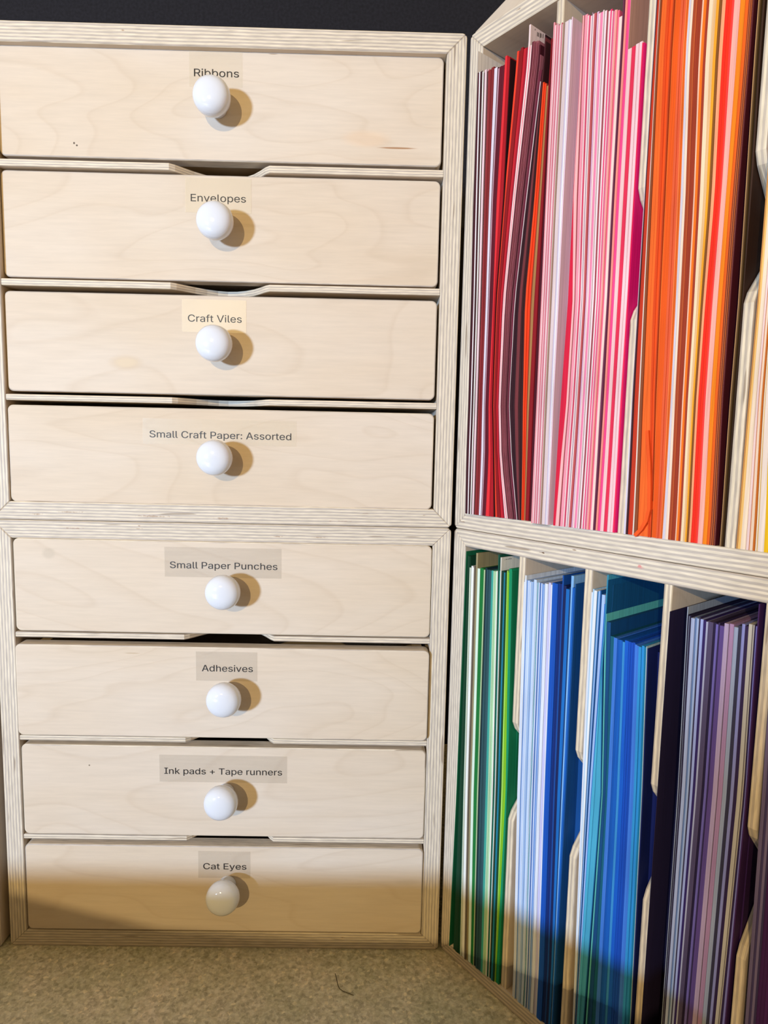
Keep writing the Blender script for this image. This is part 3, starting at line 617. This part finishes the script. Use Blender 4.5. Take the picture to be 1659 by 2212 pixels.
Bay('l', 'fourth lower compartment, purples', 'fourth lower compartment', .1743, .2224, zbL, ztL, [1435, 1715, 2115],
    [[1431.2, 1408.4, 1382], [1478.8, 1464, 1435.7], [1535, 1515, 1480], [1590, 1570, 1534], [1624.8, 1606, 1565], [1637.6, 1619, 1587]],
    [[('#282048', 190, dict(F=1, top=(1443, 1320)))],
     [('#9cacc8', 7, dict(top=(1484, 1310))), ('#20183c', 8), ('#98a4bc', 7), ('#241c40', 14), ('#a8b8e4', 30), ('#6884b8', 20), ('#a0b8e8', 16), ('#302850', 10), ('#a4b4f4', 26), ('#302068', 24), ('#a8b0d8', 16), ('#504870', 42)],
     [('#281c44', 24), ('#6c64b8', 20), ('#342858', 10), ('#5c4894', 38), ('#b0a0cc', 36), ('#483c60', 5), ('#a888b8', 34), ('#9cacd0', 36)],
     [('#343450', 30), ('#8c94dc', 28), ('#302050', 32), ('#bcbcbc', 34), ('#605c70', 4), ('#c4c0b8', 16)],
     [('#302050', 12), ('#8c8ce0', 18), ('#402060', 46, dict(F=1, top=(1632, 1300)))]],
    [(1478, 1326), (1505, 1334), (1530, 1340), (1560, 1348), (1600, 1352), (1625, 1350)], -.0006, -.0002)
Bay('l', 'fifth lower compartment, mauves', 'fifth lower compartment', .2283, .2755, zbL, ztL, [1435, 1715, 2115],
    [[1665, 1646, 1616], [1692, 1672, 1640], [1760, 1740, 1705]],
    [[('#6c6494', 20), ('#484078', 14), ('#7c74a8', 20), ('#3c3468', 12)], [('#48206c', 100), ('#6c3c8c', 60)]],
    [(1640, 1360), (1700, 1370)], 0, 0)

# labels: colour, what it stands between, and which one of its like from the left
ALL.sort(key=lambda r: (r[2], r[3]))
ORD = ['first', 'second', 'third', 'fourth', 'fifth', 'sixth', 'seventh', 'eighth', 'ninth', 'tenth', 'eleventh', 'twelfth', 'thirteenth', 'fourteenth', 'fifteenth', 'sixteenth', 'seventeenth', 'eighteenth', 'nineteenth', 'twentieth'] + ['twenty-' + x for x in 'first second third fourth fifth sixth seventh eighth ninth'.split()]
GROUPS = {}
cnt = {}; tot = {}
for o, c, b, s_, wd in ALL: tot[(c, b, wd)] = tot.get((c, b, wd), 0) + 1
for i, (o, c, b, s_, wd) in enumerate(ALL):
    k = (c, b, wd); cnt[k] = cnt.get(k, 0) + 1; n = cnt[k]
    kind = 'cardstock page face' if wd else 'cardstock edge'
    if tot[k] == 1: o['label'] = 'the only %s %s in the %s' % (c, kind, b)
    else: o['label'] = '%s %s %s from the left in the %s' % (ORD[n - 1], c, kind, b)
print('SHEETS', len(ALL))

# orange sheet whose foot curls out at the bottom
def curl(name, hx, pts, wpx, label, rec=-.0035):
    bm = bmesh.new(); L_ = []
    P = [fs(x, y, rec) for x, y in pts]
    o = None
    for i, (s_, z) in enumerate(P):
        hw = .00035 if isinstance(wpx, (int, float)) else 0
        L_.append((s_, z))
    vs = []; s0 = L_[0][0]
    for i, (s_, z) in enumerate(L_):
        a = L_[max(0, i - 1)]; b = L_[min(len(L_) - 1, i + 1)]; d = Vector((b[0] - a[0], b[1] - a[1])).normalized(); nn = Vector((-d.y, d.x)) * wpx / 2
        vs.append([bm.verts.new((s_ + sg * nn.x - s0, y, z + sg * nn.y)) for sg, y in ((-1, 0), (1, 0), (1, .003), (-1, .003))])
    bm.faces.new(vs[0]); bm.faces.new(vs[-1][::-1])
    for p_, q_ in zip(vs, vs[1:]):
        for k in range(4): bm.faces.new((p_[k], p_[(k + 1) % 4], q_[(k + 1) % 4], q_[k]))
    bmesh.ops.recalc_face_normals(bm, faces=bm.faces)
    Q = Vector((GX, GY, 0)) + DIR * s0 + INW * rec
    o = link(name, bm_mesh(bm), None, papermat(hx, 0), (Q.x, Q.y, 0)); o.rotation_euler = (0, 0, -TH); tag(o, label, 'paper'); return o
curl('curled_sheet', '#f45818', [(1397, 930), (1401, 1000), (1402, 1060), (1401, 1100), (1395, 1125), (1384, 1143), (1370, 1157)], .0020, 'orange sheet bowed so that its foot curls left onto the shelf board')

# printed bar marks on the two tall tags
def on_side(x, y, s_):
    O = Vector((GX, GY, 0)) + DIR * s_; v = ray(x, y); k = (O - CAM).dot(DIR) / v.dot(DIR); P = CAM + v * k; return (P - Vector((GX, GY, 0))).dot(INW), P.z

for hx_, bars, spot in ((('#f4dce4'), [(1161, 69, 79), (1163.5, 70, 80), (1167, 71, 82), (1169, 72, 82), (1173, 73, 83), (1156, 62, 66)], 1), (('#e4e8e8'), [(1090, 1209, 1221), (1093, 1208, 1221), (1095, 1208, 1221), (1098, 1207, 1221), (1101, 1206, 1221), (1104, 1206, 1221)], 2)):
    o = next(r[0] for r in ALL if r[0].data.materials[0] == MATS.get((hx_, 0)))
    zt_ = max(v.co.z for v in o.data.vertices); xf = max(v.co.x for v in o.data.vertices if v.co.z > zt_ - 1e-5) + .00004
    inv = Matrix.Rotation(TH, 4, 'Z')
    s_face = (Vector((o.location.x - GX, o.location.y - GY, 0)).dot(DIR)) + xf
    bm = bmesh.new(); rec_ = Vector((o.location.x - GX, o.location.y - GY, 0)).dot(INW)
    for x, y0_, y1_ in bars:
        (ya, za), (yb, zb_) = on_side(x - .45, y0_, s_face), on_side(x + .45, y1_, s_face)
        ya -= rec_; yb -= rec_; za -= o.location.z; zb_ -= o.location.z; za = min(za, zt_ - .001)
        bm.faces.new([bm.verts.new((xf, p, q)) for p, q in ((ya, zb_), (yb, zb_), (yb, za), (ya, za))])
    link('printed_bars', bm_mesh(bm), o, INK)
# a loose thread on the counter
def on_counter(x, y):
    v = ray(x, y); k = -CAM.z / v.z; P = CAM + v * k; return P
bm = bmesh.new(); pts = [on_counter(*p_) for p_ in ((724, 2104), (727, 2114), (729, 2126), (733, 2136), (741, 2142), (752, 2146), (764, 2151))]
P0 = pts[0]; rings = []
for i, p_ in enumerate(pts):
    d = (pts[min(i + 1, len(pts) - 1)] - pts[max(i - 1, 0)]).normalized(); n_ = Vector((-d.y, d.x, 0)) * .00022
    c_ = Vector((p_.x - P0.x, p_.y - P0.y, .0003))
    rings.append([bm.verts.new(c_ + n_ * math.cos(a_) + Vector((0, 0, .00022)) * math.sin(a_)) for a_ in (0, 1.57, 3.14, 4.71)])
for a_, b_ in zip(rings, rings[1:]):
    for k in range(4): bm.faces.new((a_[k], a_[(k + 1) % 4], b_[(k + 1) % 4], b_[k]))
o = link('thread', bm_mesh(bm), None, simple('dark_thread', (.04, .03, .02), .8), (P0.x, P0.y, .0001)); tag(o, 'short dark curved thread lying on the counter in front of the cabinets', 'thread')

# ------------------------------------------------------------------ wooden box on top of the shelf
P1 = Vector((GX, GY, 0)) + DIR * -.0165 + INW * .0214
r1 = empty('wooden_box', (P1.x, P1.y, HT), -TH - .254)
tag(r1, 'wooden tray end resting on the upper paper shelf in the top corner', 'box')
link('side_panel', box(0, .26, 0, .010, .0004, .018, .0008, 1), r1, [VENH, PLYZ])
link('end_panel', box(0, .010, .0102, .16, .0004, .018, .0008, 0), r1, [VEN, PLYX])
link('bottom_panel', box(.0102, .26, .0102, .16, .0004, .006, .0008, 2), r1, [VENH, PLYZ])

# ------------------------------------------------------------------ added light blockers on the counter, unseen out of frame, placed to cast the shade
card = simple('blocker_grey', (.30, .25, .19), .8, .2, .1, 200)
def blocker_box(x0, x1, y0, y1, h, label, name='shade_box'):
    r_ = empty(name, ((x0 + x1) / 2, (y0 + y1) / 2, 0)); tag(r_, label, 'box'); a = (x1 - x0) / 2; b = (y1 - y0) / 2
    link('body', box(-a + .003, a - .003, -b + .003, b - .003, .0003, h - .0205), r_, card); link('lid', box(-a, a, -b, b, h - .020, h, .002), r_, card)
blocker_box(-.75, .05, -.36, -.24, .123, 'low box added out of view to shade the foot of the cabinets')  # added to block the cool lamp low on the cabinets
blocker_box(-.51, .10, -.985, -.90, .39, 'tall box added out of view to dim the purple papers')  # added to block the cool lamp from the right-hand papers
bm = bmesh.new()
top = []
yb_ = -1.0; k_ = (-yb_) / (-WARM[1])
for wx, wz in ((-.50, .052), (-.352, .047), (-.30, .034), (-.23, .017), (-.1, .008), (.4, .004)):  # top edge of the added board, shaped to the wanted warm shade line
    top.append((wx + (WARM[0] - wx) * k_, wz + (WARM[2] - wz) * k_))
P = [(top[0][0], .0005)] + top + [(top[-1][0], .0005)]
o = link('shade_board', prism(P, yb_ - .006, yb_), None, VENH); tag(o, 'upright board added out of view to cast the slanting warm shade', 'board')
